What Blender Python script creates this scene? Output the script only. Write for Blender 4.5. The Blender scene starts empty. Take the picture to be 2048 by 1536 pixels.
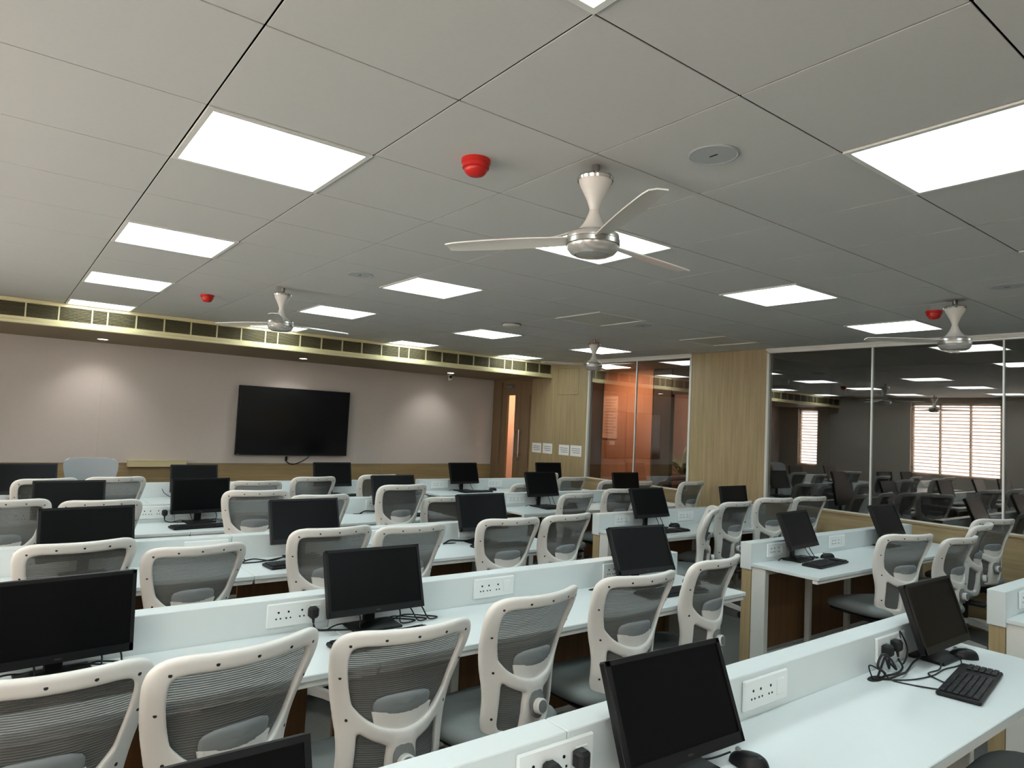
import bpy, bmesh, math, random
from mathutils import Matrix, Vector
random.seed(7)
SC = bpy.context.scene
COL = SC.collection
PI = math.pi

# ---------------------------------------------------------------- camera
H = 2.616                       # ceiling height
CAM = Vector((-0.4842, -1.7716, 1.615))
RX, RY, RZ, FPX = 0.0583, -0.0484, -0.6495, 1353.8
Mx = Matrix.Rotation(RZ, 3, 'Z') @ Matrix.Rotation(RX, 3, 'X') @ Matrix.Rotation(RY, 3, 'Y')
cam_d = bpy.data.cameras.new('camera')
cam_d.sensor_width = 36.0
cam_d.lens = 36.0 * FPX / 2048.0
cam_d.clip_start = 0.02
cam = bpy.data.objects.new('camera', cam_d)
right, fwd, up = Mx @ Vector((1, 0, 0)), Mx @ Vector((0, 1, 0)), Mx @ Vector((0, 0, 1))
R3 = Matrix((right, up, -fwd)).transposed()
cam.matrix_world = Matrix.Translation(CAM) @ R3.to_4x4()
COL.objects.link(cam)
SC.camera = cam

# ---------------------------------------------------------------- world and exposure
PANEL = 5.0                     # radiance of the ceiling light panels
SC.view_settings.view_transform = 'Standard'
SC.view_settings.look = 'None'
SC.view_settings.gamma = 1.0
SC.view_settings.use_curve_mapping = False
SC.view_settings.exposure = 1.08
W = bpy.data.worlds.new('daylight'); SC.world = W
W.use_nodes = True
W.node_tree.nodes['Background'].inputs[0].default_value = (1.0, 0.94, 0.88, 1)
W.node_tree.nodes['Background'].inputs[1].default_value = 5.2
try:
    SC.cycles.use_denoising = True
    SC.cycles.use_adaptive_sampling = True
    SC.cycles.adaptive_threshold = 0.085
    SC.cycles.adaptive_min_samples = 16
    SC.cycles.max_bounces = 6
    SC.cycles.diffuse_bounces = 4
    SC.cycles.glossy_bounces = 3
    SC.cycles.transparent_max_bounces = 10
    SC.cycles.sample_clamp_indirect = 8.0
    SC.cycles.caustics_reflective = False
    SC.cycles.caustics_refractive = False
except Exception:
    pass

# ---------------------------------------------------------------- materials
def lin(c):
    return tuple(((v / 255.0) / 12.92 if v / 255.0 <= 0.04045 else ((v / 255.0 + 0.055) / 1.055) ** 2.4) for v in c)

def mat(name, rgb, rough=0.5, metal=0.0, spec=0.5, noise=0.0, nscale=30.0, bump=0.0, bscale=200.0):
    m = bpy.data.materials.new(name); m.use_nodes = True
    nt = m.node_tree; b = nt.nodes['Principled BSDF']
    c = lin(rgb)
    b.inputs['Base Color'].default_value = (*c, 1)
    b.inputs['Roughness'].default_value = rough
    b.inputs['Metallic'].default_value = metal
    b.inputs['Specular IOR Level'].default_value = spec
    if noise or bump:
        tc = nt.nodes.new('ShaderNodeTexCoord')
    if noise:
        n = nt.nodes.new('ShaderNodeTexNoise'); n.inputs['Scale'].default_value = nscale; n.inputs['Detail'].default_value = 5
        nt.links.new(tc.outputs['Object'], n.inputs['Vector'])
        r = nt.nodes.new('ShaderNodeMix'); r.data_type = 'RGBA'
        r.inputs[6].default_value = (*[v * (1 - noise) for v in c], 1)
        r.inputs[7].default_value = (*[min(1, v * (1 + noise)) for v in c], 1)
        nt.links.new(n.outputs['Fac'], r.inputs[0]); nt.links.new(r.outputs[2], b.inputs['Base Color'])
    if bump:
        n2 = nt.nodes.new('ShaderNodeTexNoise'); n2.inputs['Scale'].default_value = bscale; n2.inputs['Detail'].default_value = 3
        nt.links.new(tc.outputs['Object'], n2.inputs['Vector'])
        bp = nt.nodes.new('ShaderNodeBump'); bp.inputs['Strength'].default_value = bump; bp.inputs['Distance'].default_value = 0.002
        nt.links.new(n2.outputs['Fac'], bp.inputs['Height']); nt.links.new(bp.outputs['Normal'], b.inputs['Normal'])
    return m

def wood(name, rgb, dark, axis='Z', rough=0.45, scale=1.0):
    m = bpy.data.materials.new(name); m.use_nodes = True
    nt = m.node_tree; b = nt.nodes['Principled BSDF']; b.inputs['Roughness'].default_value = rough
    g = nt.nodes.new('ShaderNodeNewGeometry')
    mp = nt.nodes.new('ShaderNodeMapping')
    s = [22.0 * scale] * 3; s['XYZ'.index(axis)] = 0.9 * scale
    mp.inputs['Scale'].default_value = s
    nt.links.new(g.outputs['Position'], mp.inputs['Vector'])
    n = nt.nodes.new('ShaderNodeTexNoise'); n.inputs['Scale'].default_value = 1.6; n.inputs['Detail'].default_value = 8; n.inputs['Roughness'].default_value = 0.65
    nt.links.new(mp.outputs['Vector'], n.inputs['Vector'])
    rp = nt.nodes.new('ShaderNodeValToRGB')
    rp.color_ramp.elements[0].position = 0.3; rp.color_ramp.elements[1].position = 0.68
    rp.color_ramp.elements[0].color = (*lin(dark), 1); rp.color_ramp.elements[1].color = (*lin(rgb), 1)
    nt.links.new(n.outputs['Fac'], rp.inputs['Fac']); nt.links.new(rp.outputs['Color'], b.inputs['Base Color'])
    return m

def emit(name, rgb, strength):
    m = bpy.data.materials.new(name); m.use_nodes = True
    b = m.node_tree.nodes['Principled BSDF']
    b.inputs['Base Color'].default_value = (0.8, 0.8, 0.8, 1)
    b.inputs['Emission Color'].default_value = (*lin(rgb), 1)
    b.inputs['Emission Strength'].default_value = strength
    return m

def glass(name, tint, gain, base):
    m = bpy.data.materials.new(name); m.use_nodes = True
    nt = m.node_tree; nt.nodes.remove(nt.nodes['Principled BSDF'])
    out = nt.nodes['Material Output']
    tr = nt.nodes.new('ShaderNodeBsdfTransparent'); tr.inputs[0].default_value = (*tint, 1)
    gl = nt.nodes.new('ShaderNodeBsdfGlossy'); gl.inputs['Roughness'].default_value = 0.0
    lw = nt.nodes.new('ShaderNodeLayerWeight'); lw.inputs[0].default_value = 0.5
    fr = nt.nodes.new('ShaderNodeMath'); fr.operation = 'POWER'; fr.inputs[1].default_value = 5.0
    nt.links.new(lw.outputs['Facing'], fr.inputs[0])
    ma = nt.nodes.new('ShaderNodeMath'); ma.operation = 'MULTIPLY_ADD'; ma.use_clamp = True
    ma.inputs[1].default_value = gain; ma.inputs[2].default_value = base
    mx = nt.nodes.new('ShaderNodeMixShader')
    nt.links.new(fr.outputs[0], ma.inputs[0]); nt.links.new(ma.outputs[0], mx.inputs[0])
    nt.links.new(tr.outputs[0], mx.inputs[1]); nt.links.new(gl.outputs[0], mx.inputs[2]); nt.links.new(mx.outputs[0], out.inputs[0])
    return m

def mesh_fabric():
    m = bpy.data.materials.new('chair mesh fabric'); m.use_nodes = True
    nt = m.node_tree; b = nt.nodes['Principled BSDF']; out = nt.nodes['Material Output']
    b.inputs['Base Color'].default_value = (*lin((96, 97, 94)), 1); b.inputs['Roughness'].default_value = 0.8
    tc = nt.nodes.new('ShaderNodeTexCoord')
    mp = nt.nodes.new('ShaderNodeMapping'); mp.inputs['Scale'].default_value = (0.0, 0.0, 1.0)
    nt.links.new(tc.outputs['Object'], mp.inputs['Vector'])
    n = nt.nodes.new('ShaderNodeTexNoise'); n.inputs['Scale'].default_value = 5; n.inputs['Detail'].default_value = 1
    nt.links.new(tc.outputs['Object'], n.inputs['Vector'])
    w = nt.nodes.new('ShaderNodeTexWave'); w.wave_type = 'BANDS'; w.bands_direction = 'Z'
    w.inputs['Scale'].default_value = 46.0; w.inputs['Distortion'].default_value = 0.6
    w.inputs['Detail'].default_value = 1.0
    nt.links.new(tc.outputs['Object'], w.inputs['Vector'])
    # the upper band of the weave is looser: more see-through between the ridges
    sx = nt.nodes.new('ShaderNodeSeparateXYZ'); nt.links.new(tc.outputs['Object'], sx.inputs[0])
    ms = nt.nodes.new('ShaderNodeMapRange'); ms.inputs[1].default_value = 0.80; ms.inputs[2].default_value = 0.84
    ms.inputs[3].default_value = 0.90; ms.inputs[4].default_value = 0.66
    nt.links.new(sx.outputs[2], ms.inputs[0])
    mr = nt.nodes.new('ShaderNodeMapRange'); mr.inputs[4].default_value = 0.985
    nt.links.new(ms.outputs[0], mr.inputs[3]); nt.links.new(w.outputs['Fac'], mr.inputs[0])
    tr = nt.nodes.new('ShaderNodeBsdfTransparent')
    mx = nt.nodes.new('ShaderNodeMixShader')
    nt.links.new(mr.outputs[0], mx.inputs[0]); nt.links.new(tr.outputs[0], mx.inputs[1]); nt.links.new(b.outputs[0], mx.inputs[2])
    nt.links.new(mx.outputs[0], out.inputs[0])
    bp = nt.nodes.new('ShaderNodeBump'); bp.inputs['Strength'].default_value = 0.5; bp.inputs['Distance'].default_value = 0.002
    nt.links.new(w.outputs['Fac'], bp.inputs['Height']); nt.links.new(bp.outputs['Normal'], b.inputs['Normal'])
    return m

M = dict(
    tile=mat('ceiling tile', (202, 200, 195), 0.9, noise=0.03, nscale=60),
    void=mat('ceiling void', (6, 6, 6), 1.0, spec=0.0),
    plaster=mat('plaster', (212, 204, 194), 0.85, noise=0.03, nscale=8),
    beige=mat('beige wall covering', (205, 196, 188), 0.85, noise=0.03, nscale=20, bump=0.15, bscale=300),
    oak=wood('oak veneer', (180, 160, 122), (154, 134, 98)),
    oakx=wood('oak veneer lengthwise', (168, 146, 106), (142, 120, 82), 'X'),
    oaky=wood('oak veneer sideways', (180, 160, 122), (154, 134, 98), 'Y'),
    doorwood=wood('door veneer', (142, 116, 86), (124, 100, 72)),
    modesty=wood('brown laminate', (128, 92, 56), (104, 74, 44)),
    corr=wood('reddish veneer', (204, 152, 122), (190, 138, 108)),
    darkwall=mat('dark brown laminate', (52, 44, 38), 0.5, noise=0.1),
    cream=mat('cream laminate', (214, 202, 158), 0.4, noise=0.03, nscale=12),
    sofit=mat('soffit board', (146, 130, 102), 0.7, noise=0.03),
    grille=mat('grille metal', (196, 186, 148), 0.45),
    slat=mat('grille slat', (120, 108, 78), 0.5),
    carpet=mat('carpet', (98, 98, 94), 0.95, noise=0.2, nscale=90, bump=0.6, bscale=260),
    white=mat('white laminate', (214, 221, 221), 0.35, noise=0.015, nscale=14),
    whitem=mat('white powder coat', (222, 222, 216), 0.4, noise=0.03, nscale=20),
    plastic=mat('white chair plastic', (222, 221, 216), 0.38, noise=0.02, nscale=25, bump=0.08, bscale=400),
    plate=mat('white socket plastic', (230, 234, 233), 0.3),
    alu=mat('white window frame', (222, 220, 212), 0.4),
    black=mat('black plastic', (12, 12, 13), 0.45, spec=0.3),
    blackm=mat('black plastic satin', (18, 18, 20), 0.4, spec=0.3),
    screen=mat('black screen', (8, 8, 9), 0.3, spec=0.14),
    tvscreen=mat('tv screen', (8, 8, 9), 0.16),
    rubber=mat('black rubber', (16, 16, 17), 0.6),
    badge=mat('badge print', (52, 52, 54), 0.5),
    grey=mat('grey plastic', (120, 122, 122), 0.5),
    fabric=mat('grey seat fabric', (126, 132, 131), 0.85, noise=0.08, nscale=120, bump=0.3, bscale=500),
    cover=mat('pale grey back cover', (150, 155, 158), 0.8, noise=0.03, nscale=60),
    pad=mat('grey lumbar pad', (128, 134, 136), 0.7, noise=0.05),
    fanw=mat('pearl white enamel', (214, 208, 200), 0.3),
    fanm=mat('silver fan enamel', (196, 190, 184), 0.24, metal=0.55),
    chrome=mat('chrome', (215, 212, 208), 0.12, metal=1.0),
    steel=mat('brushed steel', (170, 165, 158), 0.3, metal=1.0),
    red=mat('red plastic', (196, 26, 18), 0.35),
    spk=mat('grey speaker mesh', (176, 178, 178), 0.7, noise=0.05, nscale=200),
    paper=mat('paper', (238, 236, 232), 0.8),
    ink=mat('ink', (150, 150, 152), 0.8),
    poster=mat('pale notice sheet', (236, 200, 180), 0.7),
    posterink=mat('poster ink', (190, 150, 134), 0.8),
    leaf=mat('plant leaf', (66, 92, 52), 0.5, noise=0.2, nscale=15),
    pot=mat('clay pot', (150, 96, 70), 0.7),
    stone=mat('grey render', (150, 128, 122), 0.8, noise=0.06),
    blind=mat('blind slat', (240, 208, 186), 0.6),
    unlit=mat('unlit diffuser', (198, 194, 186), 0.6),
    led=emit('lit diffuser', (230, 247, 249), PANEL),
    dlight=emit('lit downlight', (255, 246, 236), 24.0),
    corridor_fill=emit('added corridor fill light', (255, 206, 170), 18.0),
    mesh=mesh_fabric(),
    glass=glass('tinted partition glass', (0.80, 0.78, 0.75), 1.2, 0.17),
    clear=glass('clear door glass', (0.97, 0.96, 0.95), 0.9, 0.03),
)
# window blind cloth lets daylight through
nt = M['blind'].node_tree
b_ = nt.nodes['Principled BSDF']; tl = nt.nodes.new('ShaderNodeBsdfTranslucent'); tl.inputs[0].default_value = (0.9, 0.80, 0.71, 1)
mx_ = nt.nodes.new('ShaderNodeMixShader'); mx_.inputs[0].default_value = 0.75
nt.links.new(b_.outputs[0], mx_.inputs[1]); nt.links.new(tl.outputs[0], mx_.inputs[2]); nt.links.new(mx_.outputs[0], nt.nodes['Material Output'].inputs[0])

# ---------------------------------------------------------------- mesh helpers
class MB:
    def __init__(s): s.v = []; s.f = []
    def add(s, vs, fs, T=None):
        o = len(s.v)
        s.v += [tuple(T @ Vector(p)) if T else tuple(p) for p in vs]
        s.f += [tuple(i + o for i in q) for q in fs]
        return s
    def box(s, x0, x1, y0, y1, z0, z1, c=0.0, T=None):
        if c <= 0:
            vs = [(x, y, z) for x in (x0, x1) for y in (y0, y1) for z in (z0, z1)]
            fs = [(0, 1, 3, 2), (4, 6, 7, 5), (0, 4, 5, 1), (2, 3, 7, 6), (0, 2, 6, 4), (1, 5, 7, 3)]
            return s.add(vs, fs, T)
        c = min(c, (x1 - x0) / 2.01, (y1 - y0) / 2.01, (z1 - z0) / 2.01)
        bm = bmesh.new()
        X, Y, Z = (x0, x1), (y0, y1), (z0, z1)
        for i in (0, 1):
            for j in (0, 1):
                for k in (0, 1):
                    sx, sy, sz = (1 - 2 * i) * c, (1 - 2 * j) * c, (1 - 2 * k) * c
                    p = (X[i], Y[j], Z[k])
                    bm.verts.new((p[0], p[1] + sy, p[2] + sz)); bm.verts.new((p[0] + sx, p[1], p[2] + sz)); bm.verts.new((p[0] + sx, p[1] + sy, p[2]))
        r = bmesh.ops.convex_hull(bm, input=bm.verts[:])
        bmesh.ops.dissolve_limit(bm, angle_limit=0.01, verts=bm.verts[:], edges=bm.edges[:])
        bm.verts.index_update()
        s.add([v.co[:] for v in bm.verts], [[v.index for v in f.verts] for f in bm.faces], T)
        bm.free(); return s
    def lathe(s, prof, n=32, T=None, cap=True):
        vs = []; fs = []
        for r, z in prof:
            for i in range(n):
                a = 2 * PI * i / n; vs.append((r * math.cos(a), r * math.sin(a), z))
        for k in range(len(prof) - 1):
            for i in range(n):
                j = (i + 1) % n
                fs.append((k * n + i, k * n + j, (k + 1) * n + j, (k + 1) * n + i))
        if cap:
            fs.append(tuple(range(n))[::-1]); fs.append(tuple(range((len(prof) - 1) * n, len(prof) * n)))
        return s.add(vs, fs, T)
    def tube(s, pts, r, n=7, T=None):
        pts = [Vector(p) for p in pts]
        rr = r if isinstance(r, (list, tuple)) else [r] * len(pts)
        vs = []; fs = []; prev = None
        for i, p in enumerate(pts):
            t = (pts[min(i + 1, len(pts) - 1)] - pts[max(i - 1, 0)]).normalized()
            if prev is None:
                a = Vector((0, 0, 1)) if abs(t.z) < 0.9 else Vector((1, 0, 0))
                u = t.cross(a).normalized()
            else:
                u = (prev - t * prev.dot(t)).normalized()
            prev = u; w = t.cross(u)
            for k in range(n):
                a = 2 * PI * k / n; vs.append(p + (u * math.cos(a) + w * math.sin(a)) * rr[i])
        for i in range(len(pts) - 1):
            for k in range(n):
                j = (k + 1) % n; fs.append((i * n + k, i * n + j, (i + 1) * n + j, (i + 1) * n + k))
        fs.append(tuple(range(n))[::-1]); fs.append(tuple(range((len(pts) - 1) * n, len(pts) * n)))
        return s.add(vs, fs, T)
    def mesh(s, name, m, smooth=35):
        me = bpy.data.meshes.new(name); me.from_pydata([tuple(v) for v in s.v], [], s.f); me.update()
        bm = bmesh.new(); bm.from_mesh(me); bmesh.ops.recalc_face_normals(bm, faces=bm.faces[:]); bm.to_mesh(me); bm.free()
        finish(me, m, smooth); return me

def finish(me, m, smooth=35):
    me.materials.clear(); me.materials.append(m)
    if smooth:
        me.polygons.foreach_set('use_smooth', [True] * len(me.polygons))
        me.set_sharp_from_angle(angle=math.radians(smooth))

def spline(pts, k=6):
    P = [Vector(p) for p in pts]; out = []
    for i in range(len(P) - 1):
        a, b, c, d = P[max(i - 1, 0)], P[i], P[i + 1], P[min(i + 2, len(P) - 1)]
        for j in range(k):
            t = j / k
            out.append(0.5 * ((2 * b) + (c - a) * t + (2 * a - 5 * b + 4 * c - d) * t * t + (3 * b - a - 3 * c + d) * t ** 3))
    out.append(P[-1]); return out

def ob(name, data, parent=None, loc=None, rot=None):
    o = bpy.data.objects.new(name, data); COL.objects.link(o)
    if parent: o.parent = parent
    if loc: o.location = loc
    if rot: o.rotation_euler = rot
    return o

def thing(name, label, cat, loc=(0, 0, 0), rz=0.0, group=None, kind=None):
    o = ob(name, None, None, loc, (0, 0, rz)); o.empty_display_size = 0.1
    return tag(o, label, cat, group, kind)

def tag(o, label=None, cat=None, group=None, kind=None):
    if label: o['label'] = label
    if cat: o['category'] = cat
    if group: o['group'] = group
    if kind: o['kind'] = kind
    return o

def struct(name, mb, m, label=None, parent=None, smooth=0):
    o = ob(name, mb.mesh(name, m, smooth), parent)
    if parent is None: tag(o, label, None, None, 'structure')
    return o

def copy_tree(o, parent=None):
    c = o.copy(); COL.objects.link(c); c.parent = parent
    for ch in o.children: copy_tree(ch, c)
    return c

def TR(x=0, y=0, z=0, rx=0, ry=0, rz=0):
    return Matrix.Translation((x, y, z)) @ Matrix.Rotation(rz, 4, 'Z') @ Matrix.Rotation(ry, 4, 'Y') @ Matrix.Rotation(rx, 4, 'X')

# ---------------------------------------------------------------- room shell
XW, XL, YF, YB, YS = 6.54, -2.6, 8.0, -4.2, 6.45     # right wall, left wall, front wall, back wall, bulkhead face
ZS = 2.37                                             # bulkhead underside
struct('floor', MB().box(XL - .2, 10.2, YB - .2, 11.2, -.1, 0), M['carpet'], 'dark grey carpeted floor under the desk rows')
ceil = struct('ceiling', MB().box(XL - .2, 10.2, YB - .2, 11.2, H + .0042, H + .2), M['void'], 'suspended ceiling of square grey tiles')
T = 0.6
LIT = {(a, b) for a in (-3, 0, 3, 6, 9) for b in (-5, -2, 1, 4, 7, 10)} - {(6, 4), (9, 4)}  # rearmost row is unseen, added for fill light
DEAD = {(6, 4), (9, 4)}
tm = {}
def tile_mesh(sx, sy):
    k = (round(sx, 3), round(sy, 3))
    if k not in tm:
        g = 0.0031
        tm[k] = MB().box(g, sx - g, g, sy - g, 0, 0.004, 0.0006).mesh('ceiling_tile', M['tile'], 0)
    return tm[k]
for a in range(-4, 11):
    for b in range(-4, 11):
        if (a, b) in LIT or (a, b) in DEAD: continue
        x0, y0 = a * T, b * T
        ob('ceiling_tile', tile_mesh(min(x0 + T, XW) - x0, min(y0 + T, YS) - y0), ceil, (x0, y0, H))
cf = MB().box(XL, -4 * T, YB, YS, H, H + .004)
for bb in ((-4 * T, XW, YB, -5 * T),):
    cf.box(bb[0], bb[1], bb[2], bb[3], H, H + .004)
row5 = [-3 * T, -2 * T, 0, T, 3 * T, 4 * T, 6 * T, 7 * T, 9 * T, 10 * T]
prev = -4 * T
for i in range(0, 10, 2):
    cf.box(prev, row5[i], -5 * T, -4 * T, H, H + .004); prev = row5[i + 1]
cf.box(prev, XW, -5 * T, -4 * T, H, H + .004)
ob('ceiling_border', cf.mesh('ceiling_border', M['tile'], 0), ceil)

# front wall: beige covering over an oak wainscot
fw = struct('wall_front', MB().box(XL - .2, XW + .1, YF + .012, YF + .2, 0, H + .1), M['plaster'], 'beige front wall carrying the TV')
for x0, x1 in ((-2.6, -1.25), (-1.25, .55), (.55, 2.5), (2.5, 4.42), (4.42, XW - .03)):
    ob('wall_panel', MB().box(x0 + .0003, x1 - .0003, YF, YF + .012, .885, ZS).mesh('wall_panel', M['beige'], 0), fw)
for x0, x1 in ((-2.6, -.4), (-.4, 2.0), (2.0, 4.4), (4.4, XW)):
    ob('wainscot_panel', MB().box(x0 + .001, x1 - .001, YF + .003, YF + .012, .0, .883, .001).mesh('wainscot_panel', M['oakx'], 0), fw)
# bulkhead with the air grille
bk = struct('wall_bulkhead', MB().box(XL, XW, YS + .03, YF, ZS + .012, H), M['sofit'], 'long boxed bulkhead above the TV wall with air grille')
ob('soffit', MB().box(XL, XW, YS + .012, YF, ZS, ZS + .012).mesh('soffit', M['sofit'], 0), bk)
ob('cornice', MB().box(XL, XW, YS - .012, YS + .03, 2.576, H - .001, .004).mesh('cornice', M['cream'], 0), bk)
ob('lower_rail', MB().box(XL, XW, YS - .012, YS + .03, ZS + .03, 2.436, .004).box(XL, XW, YS - .03, YS + .03, ZS - .002, ZS + .03, .004).mesh('lower_rail', M['cream'], 0), bk)
ob('grille_back', MB().box(XL, XW, YS + .026, YS + .032, 2.43, 2.58).mesh('grille_back', M['void'], 0), bk)
div = [-2.6, -2.32, -2.05, -1.54, -1.4, -1.12, -.85, -.58, -.315, -.04, .249, .388, .655, .928, 1.2, 1.476, 1.745, 2.024, 2.171, 2.448, 2.722, 3.0, 3.27, 3.55, 3.81, 3.962, 4.231, 4.497, 4.768, 5.036, 5.313, 5.6, 5.745, 6.02, 6.29, XW]
for i, x in enumerate(div):
    ob('grille_divider', MB().box(x - .007, x + .007, YS - .004, YS + .024, 2.436, 2.576).mesh('grille_divider', M['grille'], 0), bk)
    if i + 1 < len(div):
        g = MB(); x1 = div[i + 1]
        for k in range(9):
            zc = 2.446 + k * .0152
            g.add([(x + .007, YS, zc - .003), (x1 - .007, YS, zc - .003), (x1 - .007, YS + .02, zc + .006), (x + .007, YS + .02, zc + .006),
                   (x + .007, YS, zc + .001), (x1 - .007, YS, zc + .001), (x1 - .007, YS + .02, zc + .01), (x + .007, YS + .02, zc + .01)],
                  [(0, 1, 2, 3), (7, 6, 5, 4), (0, 4, 5, 1), (3, 2, 6, 7), (0, 3, 7, 4), (1, 5, 6, 2)])
        o = ob('grille_slats', g.mesh('grille_slats', M['slat'], 0), bk); o['kind'] = 'stuff'

# right wall: oak panels, glass partitions
ZG0, ZG1 = 0.87, 2.575
WY = [(-4.2, -2.4), (2.64, 3.70), (5.59, 6.93)]      # full height oak
wr = struct('wall_right', MB().box(XW + .02, XW + .1, -4.2, -2.4, 0, H).box(XW + .02, XW + .1, 2.64, 3.70, 0, H).box(XW + .02, XW + .1, 5.59, 6.91, 0, H)
            .box(XW + .02, XW + .1, 6.91, YF, 2.34, H).box(XW + .02, XW + .1, 7.78, YF, 0, 2.34)
            .box(XW + .02, XW + .1, -2.4, 2.64, 0, ZG0 - .02).box(XW + .02, XW + .1, 3.70, 5.59, 0, ZG0 - .02), M['darkwall'], 'oak panelled right wall with glass partitions')
ob('door_side_panel', MB().box(XW, XW + .02, 7.781, YF - .001, 0, ZS).box(XW, XW + .02, 6.925, 7.781, 2.341, ZS).mesh('door_side_panel', M['doorwood'], 0), wr)
for y0, y1 in ((-4.2, -2.4), (2.64, 3.70)):
    ob('wall_panel', MB().box(XW, XW + .02, y0, y1, 0, H, .001).mesh('wall_panel', M['oak'], 0), wr)
# wall panel with the access hatch cut in
hy0, hy1, hz0, hz1 = 5.80, 6.28, 2.10, 2.51
wp = MB().box(XW, XW + .02, 5.59, hy0, 0, H).box(XW, XW + .02, hy1, 6.92, 0, H).box(XW, XW + .02, hy0, hy1, 0, hz0).box(XW, XW + .02, hy0, hy1, hz1, H)
ob('wall_panel', wp.mesh('wall_panel', M['oak'], 0), wr)
ht = ob('access_hatch', MB().box(XW - .001, XW + .018, hy0 + .004, hy1 - .004, hz0 + .004, hz1 - .004, .001).mesh('access_hatch', M['oak'], 0), wr)
ob('hatch_lock', MB().lathe([(.012, 0), (.012, .006), (.008, .008)], 16, TR(XW - .001, 5.86, 2.16, 0, -PI / 2, 0)).mesh('hatch_lock', M['steel']), ht)
for y0, y1 in ((-2.4, -.6), (-.6, 1.2), (1.2, 2.64), (3.70, 5.59)):
    ob('sill_panel', MB().box(XW, XW + .02, y0 + .001, y1 - .001, 0, ZG0 - .02, .001).mesh('sill_panel', M['oaky'], 0), wr)
for y0, y1 in ((-2.4, 2.64), (3.70, 5.59)):
    ob('sill', MB().box(XW - .012, XW + .11, y0, y1, ZG0 - .02, ZG0, .002).mesh('sill', M['oaky'], 0), wr)
for i, (y0, y1, mull) in enumerate(((3.70, 5.59, (4.645,)), (-2.4, 2.64, (1.47, .342, -.79, -1.92)))):
    w = tag(ob('window_%d' % (i + 1), None, None, (XW, y0, ZG0)),
            ('two-pane floor-to-ceiling glass partition near the door', 'wide dark glass partition running toward the camera')[i], None, None, 'structure')
    L = y1 - y0; h = ZG1 - ZG0
    f = MB().box(-.01, .07, 0, .03, 0, h).box(-.01, .07, L - .03, L, 0, h).box(-.01, .07, 0, L, h - .012, h + .02).box(0, .06, 0, L, 0, .01)
    ob('window_frame', f.mesh('window_frame', M['alu'], 0), w)
    ob('header_rail', MB().box(-.03, .1, 0, L, h + .02, H - ZG0 - .001).mesh('header_rail', M['alu'], 0), w)
    ed = [y0 + .03] + sorted(mull) + [y1 - .03]
    for a, c in zip(ed[:-1], ed[1:]):
        ob('pane', MB().box(.02, .032, a - y0 + .003, c - y0 - .003, .01, h - .012).mesh('pane', M['glass'], 0), w)
    for mm in mull:
        ob('mullion', MB().box(.006, .034, mm - y0 - .007, mm - y0 + .007, .01, h - .012).mesh('mullion', M['alu'], 0), w)
# door: wide leaf with a lit slit, narrow leaf beside it
d = tag(ob('door_1', None, None, (XW, 6.92, 0)), 'oak double door with narrow vision slit beside the TV wall', None, None, 'structure')
DW = .86
ob('door_frame', MB().box(-.004, .1, -.0, .025, 0, 2.34).box(-.004, .1, DW - .025, DW, 0, 2.34).box(-.004, .1, 0, DW, 2.315, 2.34).mesh('door_frame', M['doorwood'], 0), d)
lf = ob('door_leaf', MB().box(.02, .06, .325, .47, 0, 2.31).box(.02, .06, .69, DW - .026, 0, 2.31).box(.02, .06, .47, .69, 2.10, 2.31).box(.02, .06, .47, .69, 0, .3).mesh('door_leaf', M['doorwood'], 0), d)
ob('slit_pane', MB().box(.036, .042, .47, .69, .3, 2.10).mesh('slit_pane', M['clear'], 0), lf)
ob('handle', MB().tube([(-.03, .40, 1.06), (-.03, .40, 1.52)], .009).tube([(.02, .40, 1.10), (-.03, .40, 1.10)], .007).tube([(.02, .40, 1.48), (-.03, .40, 1.48)], .007).mesh('handle', M['steel']), lf)
ob('lock', MB().lathe([(.02, 0), (.02, .012), (.012, .016)], 16, TR(.02, .36, 1.02, 0, -PI / 2, 0)).mesh('lock', M['steel']), lf)
lf2 = ob('door_leaf', MB().box(.02, .06, .07, .322, 0, 2.31).box(.02, .06, .026, .07, 2.10, 2.31).box(.02, .06, .026, .07, 0, .9).mesh('door_leaf', M['doorwood'], 0), d)
ob('slit_pane', MB().box(.045, .05, .026, .07, .9, 2.10).mesh('slit_pane', M['tvscreen'], 0), lf2)
ob('handle', MB().tube([(-.03, .27, 1.06), (-.03, .27, 1.52)], .009).tube([(.02, .27, 1.10), (-.03, .27, 1.10)], .007).tube([(.02, .27, 1.48), (-.03, .27, 1.48)], .007).mesh('handle', M['steel']), lf2)
ob('door_closer', MB().box(-.03, .02, .50, .68, 2.22, 2.27, .005).tube([(-.01, .55, 2.28), (-.02, .75, 2.30)], .006).mesh('door_closer', M['grey']), lf)

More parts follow.
